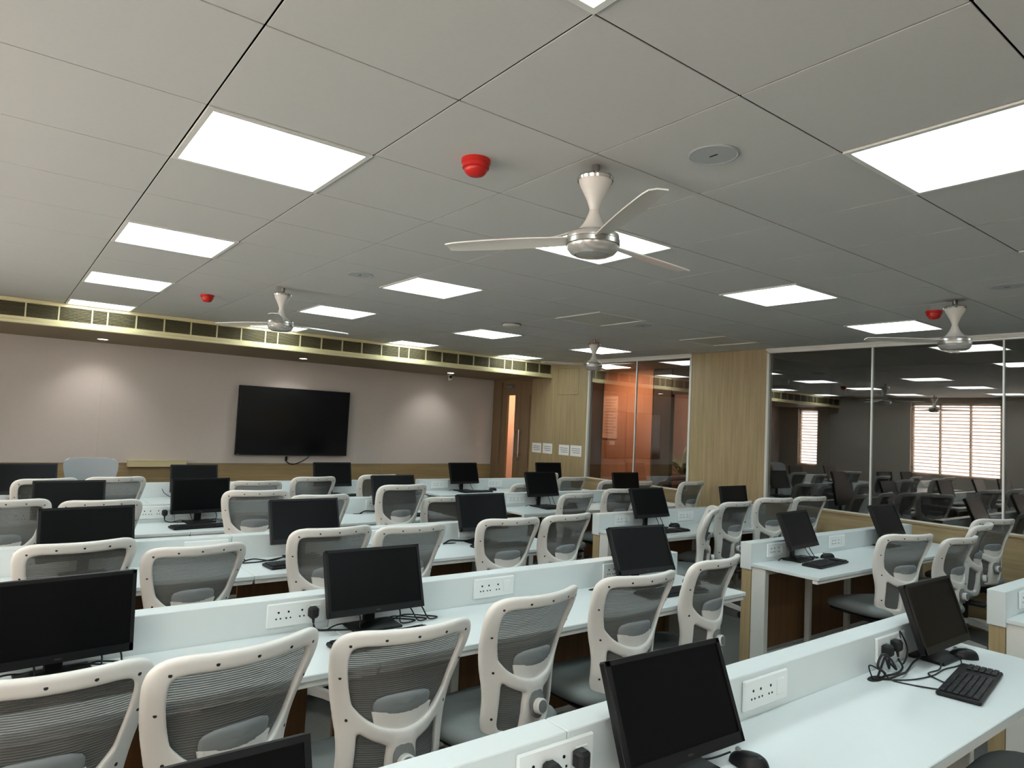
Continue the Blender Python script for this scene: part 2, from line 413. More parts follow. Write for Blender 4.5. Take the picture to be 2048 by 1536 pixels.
# left wall: two mirrored blinded windows, the others added for daylight
wins = [(3.12, 4.85, .93, 2.50), (6.98, 7.5, .93, 2.34), (.35, 2.08, .93, 2.50), (-2.42, -.69, .93, 2.50)]
lw = MB(); x0, x1 = XL - .2, XL
ys = [YB] + [v for w in sorted(wins) for v in w[:2]] + [YF + .1]
for i in range(0, len(ys), 2): lw.box(x0, x1, ys[i], ys[i + 1], 0, H + .1)
for w in wins: lw.box(x0, x1, w[0], w[1], 0, w[2]); lw.box(x0, x1, w[0], w[1], w[3], H + .1)
struct('wall_left', lw, M['plaster'], 'plain beige left wall with blinded windows')
for i, w in enumerate(wins):
    o = tag(ob('window_%d' % (i + 3), None, None, (XL, w[0], w[2])), ('broad daylit window with blinds, mirrored in the glass', 'narrow daylit window in the far corner, mirrored in glass', 'added unseen blinded window in the left wall beside the third desk row', 'added unseen blinded window in the left wall behind the camera')[i], None, None, 'structure')
    L = w[1] - w[0]; h = w[3] - w[2]
    f = MB().box(-.12, -.06, 0, .05, 0, h).box(-.12, -.06, L - .05, L, 0, h).box(-.12, -.06, 0, L, 0, .05).box(-.12, -.06, 0, L, h - .05, h)
    for k in range(1, 1 if i == 1 else 3): f.box(-.12, -.06, L * k / 3 - .02, L * k / 3 + .02, 0, h)
    ob('window_frame', f.mesh('window_frame', M['alu'], 0), o)
    ob('pane', MB().box(-.095, -.09, .05, L - .05, .05, h - .05).mesh('pane', M['clear'], 0), o)
    n = int(h / .072)
    sm = MB().box(-.032, .032, 0.01, L - .01, -.0008, .0008).mesh('slat', M['blind'], 0)
    for k in range(n):
        ob('slat', sm, o, (-.02, 0, .04 + k * .072), (0, math.radians(-20), 0))
bw = MB().box(XL - .2, 10.2, YB - .2, YB, 0, .9).box(XL - .2, 10.2, YB - .2, YB, 2.5, H + .1)
for x0, x1 in ((XL - .2, -2.1), (-1.0, 10.2)): bw.box(x0, x1, YB - .2, YB, .9, 2.5)
struct('wall_back', bw, M['plaster'], 'back wall with an added window behind the camera')
for i, (x0, x1) in enumerate(((-2.1, -1.0),)):  # added opening behind the camera, lets in fill daylight
    o = tag(ob('window_%d' % (i + 7), None, None, (x0, YB, .9)), ('added unseen fill window behind the camera near the left wall', 'added unseen fill window behind the camera toward the aisle')[i], None, None, 'structure')
    L = x1 - x0; h = 1.6
    f = MB()
    for xx in (0, L / 3 - .025, 2 * L / 3 - .025, L - .05): f.box(xx, xx + .05, -.12, -.06, 0, h)
    f.box(0, L, -.12, -.06, 0, .05).box(0, L, -.12, -.06, h - .05, h)
    ob('window_frame', f.mesh('window_frame', M['alu'], 0), o)
    ob('pane', MB().box(.05, L - .05, -.095, -.09, .05, h - .05).mesh('pane', M['clear'], 0), o)

# corridor and dark room beyond the glass
co = struct('wall_corridor', MB().box(8.02, 8.1, 7.12, 11, 0, H).box(8.02, 8.1, 5.60, 6.72, 0, H), M['plaster'], 'reddish panelled corridor wall seen through the glass')
for y0, y1 in ((5.60, 6.16), (6.16, 6.72), (7.12, 8.3), (8.3, 9.6), (9.6, 11)):
    ob('wall_panel', MB().box(8.0, 8.02, y0 + .002, y1 - .002, 0, H, .001).mesh('wall_panel', M['corr'] if y0 < 8 else M['poster'], 0), co)
struct('column_corridor', MB().box(7.75, 8.02, 6.74, 7.10, 0, H), M['darkwall'], 'dark column in the corridor behind the glass')
struct('wall_recess', MB().box(8.0, 8.08, 5.22, 5.58, 0, H).box(8.0, 8.1, 3.2, 4.6, 0, H).box(8.0, 8.1, 4.6, 5.2, 2.2, H).box(8.02, 8.1, 4.6, 5.2, 0, .6), M['darkwall'], 'dark recess framing the corridor opening')
struct('wall_court', MB().box(9.7, 9.8, 3.2, 7.0, 0, H).box(8.1, 9.8, 7.0, 7.1, 0, H), M['stone'], 'grey rendered wall beyond the corridor opening')
struct('wall_added_partition', MB().box(XW + .1, 10.2, 3.12, 3.2, 0, H).box(8.9, 9.0, YB, 3.12, 0, H).box(XW + .1, 10.2, 11, 11.1, 0, H).box(XW + .02, XW + .1, YF + .2, 11, 0, H).box(10.1, 10.2, 3.2, 11, 0, H), M['darkwall'], 'added dark partition shutting corridor light off behind the wide glass')  # added walls keep corridor light out of the dark side
cl = thing('corridor_fill_lamp', 'added warm fill lamp on the corridor ceiling behind the door', 'added fill lamp', (7.3, 8.6, H), 0)  # added lamps stand in for warm daylight in the corridor
ob('lamp_frame', MB().box(-.31, .31, -.31, .31, -.012, .0, .004).mesh('lamp_frame', M['alu'], 0), cl)
ob('diffuser', MB().box(-.28, .28, -.28, .28, -.016, -.0125).mesh('diffuser', M['corridor_fill'], 0), cl)
cl2 = copy_tree(cl); cl2.location = (7.3, 6.0, H); cl2['label'] = 'added warm fill lamp on the corridor ceiling behind the glass'
cl4 = copy_tree(cl); cl4.location = (7.3, 9.9, H); cl4['label'] = 'added warm fill lamp at the far end of the corridor'
cl3 = copy_tree(cl); cl3.location = (9.0, 5.6, H); cl3['label'] = 'added warm fill lamp above the potted plant'
struct('ceiling_corridor', MB().box(XW + .1, 10.2, 3.2, 11, H + .0008, H + .004).box(XW + .1, 9.0, YB, 3.12, H + .0008, H + .004), M['plaster'], 'pale corridor ceiling beyond the glass')

# ---------------------------------------------------------------- ceiling lights
def cell(a, b):
    x0, y0 = a * T, b * T
    return x0, min(x0 + T, XW), y0, min(y0 + T, YS - .016)
lm = {}
def light_parts(sx, sy, lit):
    k = (round(sx, 3), round(sy, 3), lit)
    if k not in lm:
        g, e = .004, .024
        f = MB()
        for (p, q, r, s) in ((g, sx - g, g, e), (g, sx - g, sy - e, sy - g), (g, e, e, sy - e), (sx - e, sx - g, e, sy - e)):
            f.box(p, q, r, s, -.006, .0041)
        lm[k] = (f.mesh('light_frame', M['alu'], 0), MB().box(e, sx - e, e, sy - e, .0005, .0035).mesh('diffuser', M['led'] if lit else M['unlit'], 0))
    return lm[k]
colw = {-3: 'unseen column left of the', 0: 'leftmost', 3: 'second', 6: 'third', 9: 'rightmost'}
roww = {10: 'first', 7: 'second', 4: 'third', 1: 'fourth', -2: 'fifth', -5: 'sixth'}
for (a, b) in sorted(LIT | DEAD):
    x0, x1, y0, y1 = cell(a, b)
    lit = (a, b) in LIT
    if a == -3: lab = 'lit square ceiling panel, %s in the column by the left wall' % roww[b]
    else: lab = '%s square ceiling panel, %s from the TV wall in the %s column' % ('lit' if lit else 'unlit', roww[b], colw[a])
    o = thing('ceiling_light', lab, 'ceiling light', (x0, y0, H), 0, 'square panels set in the tiled ceiling')
    f, dfm = light_parts(x1 - x0, y1 - y0, lit)
    ob('light_frame', f, o); ob('diffuser', dfm, o)

# ---------------------------------------------------------------- ceiling devices
def detector(x, y, lab):
    t = thing('smoke_detector', lab, 'smoke detector', (x, y, H), 0, 'red detectors on the ceiling')
    ob('mounting_base', MB().lathe([(.056, 0), (.056, -.014), (.05, -.02)], 36).mesh('mounting_base', M['red']), t)
    ob('sensor_head', MB().lathe([(.052, -.0195), (.051, -.034), (.044, -.036), (.044, -.042), (.04, -.05), (.03, -.06), (.014, -.064), (.0, -.065)], 36, None, False).mesh('sensor_head', M['red']), t)
for x, y, w in ((.91, .36, 'nearest the camera, before the nearest fan'), (.93, 4.59, 'above the left desks, near the TV bulkhead'), (5.09, .35, 'by the glass wall, beside a fan'), (5.1, 4.0, 'near the door, behind a distant fan')):
    detector(x, y, 'round red smoke detector ' + w)
def speaker(x, y, lab):
    t = thing('ceiling_speaker', lab, 'speaker', (x, y, H), 0, 'round grey ceiling speakers')
    ob('rim', MB().lathe([(.088, 0), (.09, -.003), (.084, -.006), (.08, -.004)], 40, None, False).mesh('rim', M['spk']), t)
    ob('speaker_mesh', MB().lathe([(.0, -.005), (.082, -.0045), (.082, 0)], 40, None, False).mesh('speaker_mesh', M['spk']), t)
    ob('emblem', MB().box(-.003, .003, -.016, .016, -.0065, -.005).mesh('emblem', M['black'], 0), t)
for x, y, w in ((1.5, -.29, 'beside the nearest fan'), (1.5, 2.68, 'left of the centre, before the second fan'), (4.46, -.3, 'at the right edge by the glass wall'), (4.4, 2.63, 'near an unlit panel, toward the door')):
    speaker(x, y, 'round grey ceiling speaker ' + w)
ap = thing('wifi_router', 'flat white wireless router on the ceiling near the door', 'router', (3.59, 3.65, H))
ob('router_body', MB().lathe([(.085, 0), (.09, -.012), (.085, -.026), (.06, -.034), (0, -.036)], 32, None, False).mesh('router_body', M['plaster']), ap)
ob('router_bracket', MB().lathe([(.1, -.0005), (.1, -.006), (.086, -.007)], 32).mesh('router_bracket', M['grey']), ap)

# ---------------------------------------------------------------- ceiling fans
def fan_meshes():
    d = {}
    d['stub'] = MB().lathe([(.016, 0), (.016, -.03), (.011, -.034), (.011, -.06)], 20).mesh('stub', M['steel'])
    d['canopy'] = MB().lathe([(.06, -.052), (.066, -.056), (.055, -.085), (.042, -.11), (.03, -.135), (.021, -.16), (.0175, -.175)], 36, None, False).mesh('canopy', M['fanw'])
    d['chrome_rim'] = MB().lathe([(.056, -.046), (.068, -.046), (.071, -.054), (.068, -.064), (.058, -.062)], 36, None, False).mesh('chrome_rim', M['chrome'])
    d['neck'] = MB().lathe([(.0175, -.174), (.022, -.19), (.03, -.21), (.041, -.23), (.057, -.25), (.075, -.262), (.088, -.268)], 36, None, False).mesh('neck', M['fanw'])
    d['motor'] = MB().lathe([(.088, -.266), (.098, -.272), (.1, -.282), (.1, -.292)], 40, None, False).mesh('motor', M['fanm'])
    d['motor_ring'] = MB().lathe([(.1, -.291), (.1025, -.294), (.1025, -.312), (.098, -.316)], 40, None, False).mesh('motor_ring', M['steel'])
    d['bottom_cap'] = MB().lathe([(.099, -.315), (.096, -.328), (.085, -.342), (.068, -.35), (.064, -.348), (.05, -.352), (0, -.354)], 40, None, False).mesh('bottom_cap', M['fanm'])
    b = MB(); top = []; n = 14
    for i in range(n + 1):
        r = .092 + (.6 - .092) * i / n; t = i / n
        w = .05 + .022 * math.sin(PI * t * .85)
        if t > .95: w *= .85
        dz = -.29 - .004 * t
        tw = math.radians(13 - 6 * t)
        for s in (-.42, 0, .58):
            c = s * w * 2 * .62
            top.append((r, c * math.cos(tw), dz + c * math.sin(tw) + (.004 if s == 0 else 0)))
    vs = top + [(x, y, z - .005) for x, y, z in top]; N = len(top); fs = []
    for i in range(n):
        for k in range(2):
            a = i * 3 + k; fs.append((a, a + 1, a + 4, a + 3)); fs.append((a + N, a + 3 + N, a + 4 + N, a + 1 + N))
        fs.append((i * 3, i * 3 + 3, i * 3 + 3 + N, i * 3 + N)); fs.append((i * 3 + 2, i * 3 + 2 + N, i * 3 + 5 + N, i * 3 + 5))
    fs.append((0, N, N + 1, 1)); fs.append((1, N + 1, N + 2, 2)); e = n * 3
    fs.append((e, e + 1, e + 1 + N, e + N)); fs.append((e + 1, e + 2, e + 2 + N, e + 1 + N))
    b.add(vs, fs)
    d['blade'] = b.mesh('blade', M['fanw'], 50)
    return d
FM = fan_meshes()
for x, y, ang, lab in ((1.275, .08, 4, 'white ceiling fan nearest the camera, below a lit panel'), (1.29, 3.68, 6, 'white ceiling fan over the left desks near the TV'),
                       (4.74, .085, 20, 'white ceiling fan at the right by the glass wall'), (4.9, 3.8, 30, 'small distant white ceiling fan before the door corner'),
                       (-1.75, 4.05, 12, 'white ceiling fan by the left window, mirrored in glass')):
    t = thing('ceiling_fan', lab, 'ceiling fan', (x, y, H), math.radians(ang), 'white three-blade ceiling fans')
    for k in ('stub', 'canopy', 'chrome_rim', 'neck', 'motor', 'motor_ring', 'bottom_cap'): ob(k, FM[k], t)
    for k in range(3): ob('blade', FM['blade'], t, None, (0, 0, k * 2 * PI / 3))

# bulkhead downlights: lamp, ring and its beam
for x, y, w in ((.46, 7.43, 'leftmost'), (2.84, 7.38, 'middle'), (5.22, 7.36, 'rightmost')):
    t = thing('downlight', 'small round recessed downlight under the bulkhead, %s of three' % w, 'downlight', (x, y, ZS), 0, 'downlights under the bulkhead')
    ob('trim_ring', MB().lathe([(.05, -.001), (.062, -.001), (.06, -.006), (.05, -.004)], 32, None, False).mesh('trim_ring', M['alu']), t)
    ob('lamp', MB().lathe([(0, -.003), (.05, -.003)], 32, None, False).mesh('lamp', M['dlight']), t)
    ld = bpy.data.lights.new('downlight_beam', 'SPOT'); ld.energy = 11; ld.spot_size = math.radians(95); ld.spot_blend = 0.9; ld.color = (1, .95, .92); ld.shadow_soft_size = .04
    ob('downlight_beam', ld, t, (0, 0, -.012), (math.radians(24), 0, 0))

# ---------------------------------------------------------------- TV and front wall things
tv = thing('wall_tv', 'large black flat TV mounted on the beige front wall', 'TV', (2.98, YF, 0))
tx, tz0, tz1 = .81, 1.005, 1.965
ob('wall_bracket', MB().box(-.3, .3, -.045, -.0005, 1.25, 1.75).mesh('wall_bracket', M['black'], 0), tv)
tb = ob('tv_body', MB().box(-tx, tx, -.085, -.045, tz0, tz1, .006).mesh('tv_body', M['black']), tv)
ob('bezel', MB().box(-tx, tx, -.09, -.084, tz0, tz0 + .022).box(-tx, tx, -.09, -.084, tz1 - .012, tz1).box(-tx, -tx + .012, -.09, -.084, tz0, tz1).box(tx - .012, tx, -.09, -.084, tz0, tz1).mesh('bezel', M['blackm'], 0), tv)
ob('tv_screen', MB().box(-tx + .012, tx - .012, -.087, -.084, tz0 + .022, tz1 - .012).mesh('tv_screen', M['tvscreen'], 0), tv)
ob('status_mark', MB().box(-tx + .02, -tx + .05, -.091, -.0895, tz0 + .006, tz0 + .014).mesh('status_mark', M['ink'], 0), tv)
tc_ = ob('tv_cable', MB().tube(spline([(2.90, YF - .05, .99), (2.90, YF - .03, .945), (2.92, YF - .02, .905), (3.0, YF - .015, .875), (3.1, YF - .015, .90), (3.2, YF - .03, .96), (3.24, YF - .05, 1.01)], 5), .006).mesh('tv_cable', M['rubber']))
tag(tc_, 'black looped cable hanging below the TV', 'cable')
ob('plug', MB().box(2.885, 2.915, YF - .045, YF - .012, .925, .985, .006).mesh('plug', M['black']), tc_)
lg = thing('wall_box', 'long pale yellow box on the wall beside the mesh chair', 'box', (1.23, YF, .88))
ob('box_body', MB().box(-.34, .34, -.09, -.0005, -.04, .035, .003).mesh('box_body', M['cream'], 0), lg)
ob('box_lid', MB().box(-.345, .345, -.094, -.0005, .0355, .043, .002).mesh('box_lid', M['cream'], 0), lg)
cc = thing('cctv_camera', 'small white bullet security camera under the bulkhead', 'security camera', (5.42, 7.72, ZS))
ob('mount', MB().lathe([(.035, 0), (.035, -.01), (.012, -.016), (.012, -.04)], 20).mesh('mount', M['whitem']), cc)
cb = ob('camera_body', MB().lathe([(.028, -.05), (.032, -.045), (.032, .05), (.028, .055)], 20, TR(0, -.03, -.06, math.radians(75), 0, math.radians(-25))).mesh('camera_body', M['whitem']), cc)
ob('lens', MB().lathe([(.026, .05), (.026, .06), (.0, .062)], 20, TR(0, -.03, -.06, math.radians(75), 0, math.radians(-25))).mesh('lens', M['black']), cc)
# notices taped on the oak wall
for i, (ya, yb, za, zb) in enumerate(((6.62, 6.85, 1.168, 1.322), (6.35, 6.58, 1.168, 1.328), (5.955, 6.19, 1.168, 1.326), (5.68, 5.925, 1.168, 1.33))):
    p = ob('paper_notice', MB().box(XW - .002, XW - .0006, ya, yb, za, zb).mesh('paper_notice', M['paper'], 0))
    tag(p, 'white printed sheet taped on the oak wall, %s from the door' % ('first', 'second', 'third', 'fourth')[i], 'paper', 'notices taped on the oak wall')
    t = MB()
    for k in range(3): t.box(XW - .0024, XW - .002, ya + .03, yb - .03 - .02 * (k == 2), zb - .055 - k * .03, zb - .045 - k * .03)
    ob('printed_text', t.mesh('printed_text', M['ink'], 0), p)
po = ob('notice_poster', MB().box(7.985, 7.998, 6.36, 6.70, 1.44, 2.17, .001).mesh('notice_poster', M['poster'], 0))
tag(po, 'tall pale notice on the reddish corridor wall behind glass', 'poster')
t = MB()
for k in range(12): t.box(7.9835, 7.985, 6.39 + .03 * (k % 3), 6.67 - .02 * (k % 2), 2.10 - k * .052, 2.115 - k * .052)
ob('printed_text', t.mesh('printed_text', M['posterink'], 0), po)
sw = ob('door_plate', MB().box(7.99, 7.998, 6.40, 6.52, 1.33, 1.40, .001).mesh('door_plate', M['poster'], 0))
tag(sw, 'small pale plate below the notice on the corridor wall', 'sign')
pl = thing('potted_plant', 'spiky green potted plant beyond the glass near the oak panel', 'plant', (8.95, 5.72, 0))
ob('pot', MB().lathe([(.16, 0), (.2, .6), (.23, .9), (.21, .9), (.19, .84), (0, .84)], 24, None, False).mesh('pot', M['pot']), pl)
for k in range(15):
    a = k * 2.4; L = .4 + .25 * random.random(); el = .5 + .7 * random.random()
    b = MB(); vs = []; fs = []
    for i in range(7):
        t_ = i / 6; r = L * t_ * math.cos(el) * (1 + .3 * t_); z = .84 + L * 1.25 * (math.sin(el) * t_ * 1.5 - .55 * t_ * t_)
        w = .035 * math.sin(PI * min(.98, t_ * .85 + .12))
        vs += [(r, -w, z), (r, 0, z - .012), (r, w, z)]
    for i in range(6):
        q = i * 3; fs += [(q, q + 1, q + 4, q + 3), (q + 1, q + 2, q + 5, q + 4)]
    b.add(vs, fs, TR(0, 0, 0, 0, 0, a)); ob('leaf', b.mesh('leaf', M['leaf'], 60), pl)

# ---------------------------------------------------------------- desks
ZD = .74
ROWS = {'A': (-.53, -.98), 'B': (.94, .46), 'C': (2.41, 1.94), 'D': (3.97, 3.44), 'E': (5.53, 5.02)}
rowname = {'A': 'nearest the camera', 'B': 'second from the camera', 'C': 'third from the camera', 'D': 'fourth from the camera', 'E': 'nearest the TV wall'}
plate_m = MB().box(-.12, .12, -.012, -.0003, -.047, .047, .004).mesh('socket_plate', M['plate'])
hm = MB()
for sx in (-.075, -.035, .02):
    for dx, dz, r in ((0, .012, .0042), (-.0085, -.012, .0032), (.0085, -.012, .0032)):
        hm.lathe([(r, 0), (r, .0012)], 10, TR(sx + dx, -.012, dz, PI / 2, 0, 0))
hm = hm.mesh('socket_holes', M['black'])
sw_m = MB().box(.055, .095, -.0155, -.012, -.026, .026, .002).mesh('switch', M['plate'])
def socket(parent, x, y):
    p = ob('socket_plate', plate_m, parent, (x, y, ZD + .073))
    ob('socket_holes', hm, p); ob('switch', sw_m, p)
def desk(row, x0, x1, lab, ends, plates, holes=()):
    yb, yf = ROWS[row]
    t = thing('bench_desk', lab, 'desk', (x0, yb, 0), 0, 'white bench desks with low screens')
    L = x1 - x0; D = yb - yf; g = .001
    ob('desktop', MB().box(g, L - g, -D, .0, ZD - .022, ZD, .0025).mesh('desktop', M['white'], 0), t)
    ob('front_rail', MB().box(.006, L - .006, -D + .01, -D + .045, ZD - .045, ZD - .0225, .002).mesh('front_rail', M['whitem'], 0), t)
    ob('low_screen', MB().box(g, L - g, .0005, .085, ZD - .045, ZD + .135, .0025).mesh('low_screen', M['white'], 0), t)
    ob('modesty_panel', MB().box(.06, L - .06, .03, .05, .12, ZD - .0455).mesh('modesty_panel', M['modesty'], 0), t)
    ob('bottom_rail', MB().box(.05, L - .05, -.02, .025, .05, .10, .003).mesh('bottom_rail', M['whitem'], 0), t)
    for x in (.012, L - .012):
        e = (x < L / 2 and 'L' in ends) or (x > L / 2 and 'R' in ends)
        s = 1 if x < L / 2 else -1
        if e:
            ob('wooden_leg', MB().box(min(x, x + s * .045), max(x, x + s * .045), .006, .08, 0, ZD - .0455, .002).mesh('wooden_leg', M['oak'], 0), t)
            ob('metal_leg', MB().box(min(x + s * .004, x + s * .05), max(x + s * .004, x + s * .05), -.10, .004, 0, ZD - .0225, .003).mesh('metal_leg', M['whitem'], 0), t)
    for x in (L * .27, L * .5, L * .77):
        ob('metal_leg', MB().box(x - .02, x + .02, -.06, -.022, 0, ZD - .0225, .003).mesh('metal_leg', M['whitem'], 0), t)
    ob('under_beam', MB().box(.06, L - .06, -.062, -.0225, ZD - .075, ZD - .0225).mesh('under_beam', M['whitem'], 0), t)
    for p in plates: socket(t, p - x0, 0)
    for hx, hy in holes:
        ob('cable_hole', MB().lathe([(.0, 0), (.03, .0), (.034, .0012), (.036, 0)], 24, TR(hx - x0, hy - yb, ZD + .0004) @ Matrix.Diagonal((1.3, .6, 1, 1)), False).mesh('cable_hole', M['black']), t)
    return t
XA, XM, XB = -1.54, .68, 2.92
for r in 'ABCDE':
    yb = ROWS[r][0]
    desk(r, XA, XM, 'white bench desk left of the seam, row %s' % rowname[r], 'L', (-1.1, -.24, .64 - .1 * (r not in 'A')), ((-.62, yb - .05),) )
    xr = 3.0 if r == 'A' else XB
    desk(r, XM + .0005, xr, 'white bench desk right of the seam, ending at the aisle, row %s' % rowname[r], 'R', (1.52, 2.385), ((2.17, yb - .05),))
    desk(r, 3.7, 6.22, 'white bench desk between the aisle and glass wall, row %s' % rowname[r], 'LR', (4.0, 4.85, 5.72), ())

# ---------------------------------------------------------------- monitors
MW, MH = .43, .265
mon_body = MB().box(-MW / 2, MW / 2, -.004, .022, -MH / 2, MH / 2, .004).box(-.13, .13, .0215, .042, -.09, .07, .012).mesh('monitor_body', M['black'])
mon_bez = MB().box(-MW / 2, MW / 2, -.0095, -.004, -MH / 2, -MH / 2 + .026).box(-MW / 2, MW / 2, -.0095, -.004, MH / 2 - .012, MH / 2).box(-MW / 2, -MW / 2 + .012, -.0095, -.004, -MH / 2, MH / 2).box(MW / 2 - .012, MW / 2, -.0095, -.004, -MH / 2, MH / 2).mesh('bezel', M['blackm'], 0)
mon_scr = MB().box(-MW / 2 + .012, MW / 2 - .012, -.0062, -.004, -MH / 2 + .026, MH / 2 - .012).mesh('screen', M['screen'], 0)
mon_mark = MB().box(-.009, .009, -.0101, -.0095, -MH / 2 + .009, -MH / 2 + .014).mesh('badge', M['badge'], 0)
mon_base = MB().box(-.105, .105, -.07, .07, .0006, .012, .004).mesh('stand_base', M['black'])
MON = {'A1': (-.215, -.63, .925, .0, .33), 'A2': (.98, -.615, .91, -.045, .38), 'A3': (2.67, -.595, .918, -.005, .335),
 'B1': (-.27, .836, .922, .10, .09), 'B2': (.838, .852, .934, -.008, .32), 'B3': (2.48, .845, .941, -.068, .41),
 'C1': (-.062, 2.3, .954, .12, .2), 'C2': (1.072, 2.295, .964, .015, .34), 'C3': (2.4, 2.305, .962, .034, .3),
 'D1': (-.029, 3.84, .94, 0, .19), 'D2': (.83, 3.86, .944, .12, .08), 'D3': (2.48, 3.845, .959, -.01, .31),
 'E0': (-.22, 5.4, .94, .03, .3), 'E1': (1.115, 5.39, .932, .03, .2), 'E2': (2.535, 5.4, .959, -.008, .24),
 'Ar': (4.3, -.63, .95, 0, .3),
 'Br': (4.155, .86, .957, .087, .39), 'Br2': (5.55, .865, .958, -.008, .40),
 'Cr': (4.21, 2.30, .972, -.01, .36), 'Cr2': (5.458, 2.285, .968, .015, .18),
 'Dr': (4.257, 3.853, .98, .028, .32), 'Dr2': (5.56, 3.843, .967, 0, .18),
 'Er': (4.271, 5.4, .963, .06, .29), 'Er2': (5.677, 5.4, .968, -.05, .18)}
leftpos = {'A1': 'before the leftmost chairs', 'A2': 'in the middle foreground', 'A3': 'at the aisle end'}
mroot = {}
for k, (x, y, zc, yaw, tilt) in MON.items():
    if k == 'Ar': continue
    r = k[0]
    if k[-1] == 'r' or k[1:] == 'r2':
        lab = 'black monitor on the desk by the %s, row %s' % ('glass wall' if k.endswith('2') else 'aisle, glass side', rowname[r])
    else:
        i = int(k[1:]) + (1 if r == 'E' else 0)
        lab = 'black monitor, %s left-block desk row, %s from the aisle' % (rowname[r] if r in 'AE' else rowname[r].split()[0], ('third', 'second', 'first')[i - 1])
        lab = lab.replace('nearest the camera left-block desk row', 'left-block desk row nearest the camera').replace('nearest the TV wall left-block desk row', 'left-block desk row nearest the TV')
    t = thing('monitor', lab, 'monitor', (x, y, ZD), yaw, 'black monitors on the white desks')
    b = ob('monitor_body', mon_body, t, (0, 0, zc - ZD), (-tilt, 0, 0))
    ob('bezel', mon_bez, b); ob('screen', mon_scr, b); ob('badge', mon_mark, b)
    hz = zc - ZD
    n = MB()
    n.box(-.026, .026, .034, .052, .008, hz * .8, .004)
    n.box(-.035, .035, .022, .05, hz * .8 - .045, hz * .8 + .02, .006)
    ob('stand_neck', n.mesh('stand_neck', M['black']), t)
    ob('stand_base', mon_base, t)
    mroot[k] = t

# ---------------------------------------------------------------- keyboards, mice, cables
kb_body = MB().box(-.22, .22, -.068, .068, .0006, .016, .005).mesh('keyboard_body', M['black'])
kk = MB()
for r_ in range(6):
    n = 15 if r_ else 13
    for c_ in range(n):
        if r_ == 5 and 3 < c_ < 9: continue
        x = -.208 + c_ * .0192; yy = .05 - r_ * .0197
        kk.box(x, x + .0165, yy - .0085, yy + .0085, .0155, .0215, .0015)
kk.box(-.208 + 4 * .0192, -.208 + 9 * .0192 - .003, -.057, -.040, .0155, .0215, .0015)
for r_ in range(5):
    for c_ in range(4):
        x = .137 + c_ * .0192; yy = .0303 - r_ * .0197
        kk.box(x, x + .0165, yy - .0085, yy + .0085, .0155, .0215, .0015)
kb_keys = kk.mesh('keycaps', M['blackm'], 0)
mo = MB(); vs = []; fs = []; N1, N2 = 16, 7
for j in range(N2 + 1):
    ph = (PI / 2) * j / N2
    for i in range(N1):
        a = 2 * PI * i / N1; rr = math.cos(ph) ** .6 if j < N2 else 0
        vs.append((.031 * rr * math.cos(a), .055 * rr * math.sin(a), .0006 + .036 * math.sin(ph) * (1 - .15 * math.sin(a) * rr)))
for j in range(N2):
    for i in range(N1):
        q = (i + 1) % N1; fs.append((j * N1 + i, j * N1 + q, (j + 1) * N1 + q, (j + 1) * N1 + i))
fs.append(tuple(range(N1))[::-1]); mo.add(vs, fs); mouse_m = mo.mesh('mouse_body', M['blackm'], 60)
wheel_m = MB().lathe([(.006, -.003), (.008, -.002), (.008, .002), (.006, .003)], 12, TR(0, .03, .0335, 0, PI / 2, 0)).mesh('scroll_wheel', M['grey'])
def keyboard(x, y, rz, lab):
    t = thing('keyboard', lab, 'keyboard', (x, y, ZD), rz, 'black keyboards'); ob('keyboard_body', kb_body, t); o = ob('keycaps', kb_keys, t); o['kind'] = 'stuff'
def mouse(x, y, rz, lab):
    t = thing('computer_mouse', lab, 'mouse', (x, y, ZD), rz, 'black computer mice'); ob('mouse_body', mouse_m, t); ob('scroll_wheel', wheel_m, t)
rd = math.radians
KB = [('A3', 2.43, -.80, 9, 'at the aisle end of the desk nearest the camera'), ('B3', 2.50, .64, -4, 'before the aisle-end monitor, second row'),
      ('B2', .80, .66, 4, 'before the middle monitor, second row'), ('C2', 1.01, 2.12, 6, 'before the middle monitor, third row'), ('C3', 2.44, 2.12, 0, 'before the aisle-end monitor, third row'),
      ('D2', .80, 3.62, 6, 'before the middle monitor, fourth row'), ('D3', 2.5, 3.66, 0, 'before the aisle-end monitor, fourth row'), ('E2', 2.56, 5.22, 0, 'before the aisle-end monitor by the TV wall'),
      ('Br', 4.20, .68, 4, 'before the aisle monitor on the glass side, second row'), ('Cr', 4.26, 2.12, 0, 'before the aisle monitor on the glass side, third row'),
      ('Dr', 4.36, 3.68, 0, 'before the aisle monitor on the glass side, fourth row'), ('Er', 4.36, 5.24, 2, 'before the aisle monitor nearest the door'),
      ('B1', -.2, .66, 0, 'before the leftmost monitor, second row'), ('A2', .95, -.82, 0, 'below the large foreground monitor')]
for k, x, y, a, w in KB: keyboard(x, y, rd(a), 'black keyboard ' + w)
for x, y, a, w in ((2.77, -.66, 35, 'beside the keyboard at the aisle end of the nearest desk'), (1.17, -.71, 12, 'beside the large foreground monitor'), (2.80, .74, 20, 'beside the aisle-end monitor, second row'),
                   (4.455, .80, 60, 'on the glass-side desk, second row'), (4.55, 2.29, 60, 'on the glass-side desk, third row'), (4.66, 3.8, 40, 'on the glass-side desk, fourth row'), (4.70, 5.36, 70, 'on the glass-side desk nearest the door')):
    mouse(x, y, rd(a), 'black computer mouse ' + w)
def cable(pts, r, lab, k=6):
    o = ob('cable', MB().tube(spline(pts, k), r, 6).mesh('cable', M['rubber'], 60)); tag(o, lab, 'cable', 'black cables on the desks'); return o
plug_m = MB().box(-.019, .019, -.05, -.0125, -.024, .02, .008).tube([(0, -.034, -.02), (0, -.037, -.045)], [.007, .004]).mesh('power_plug', M['rubber'])
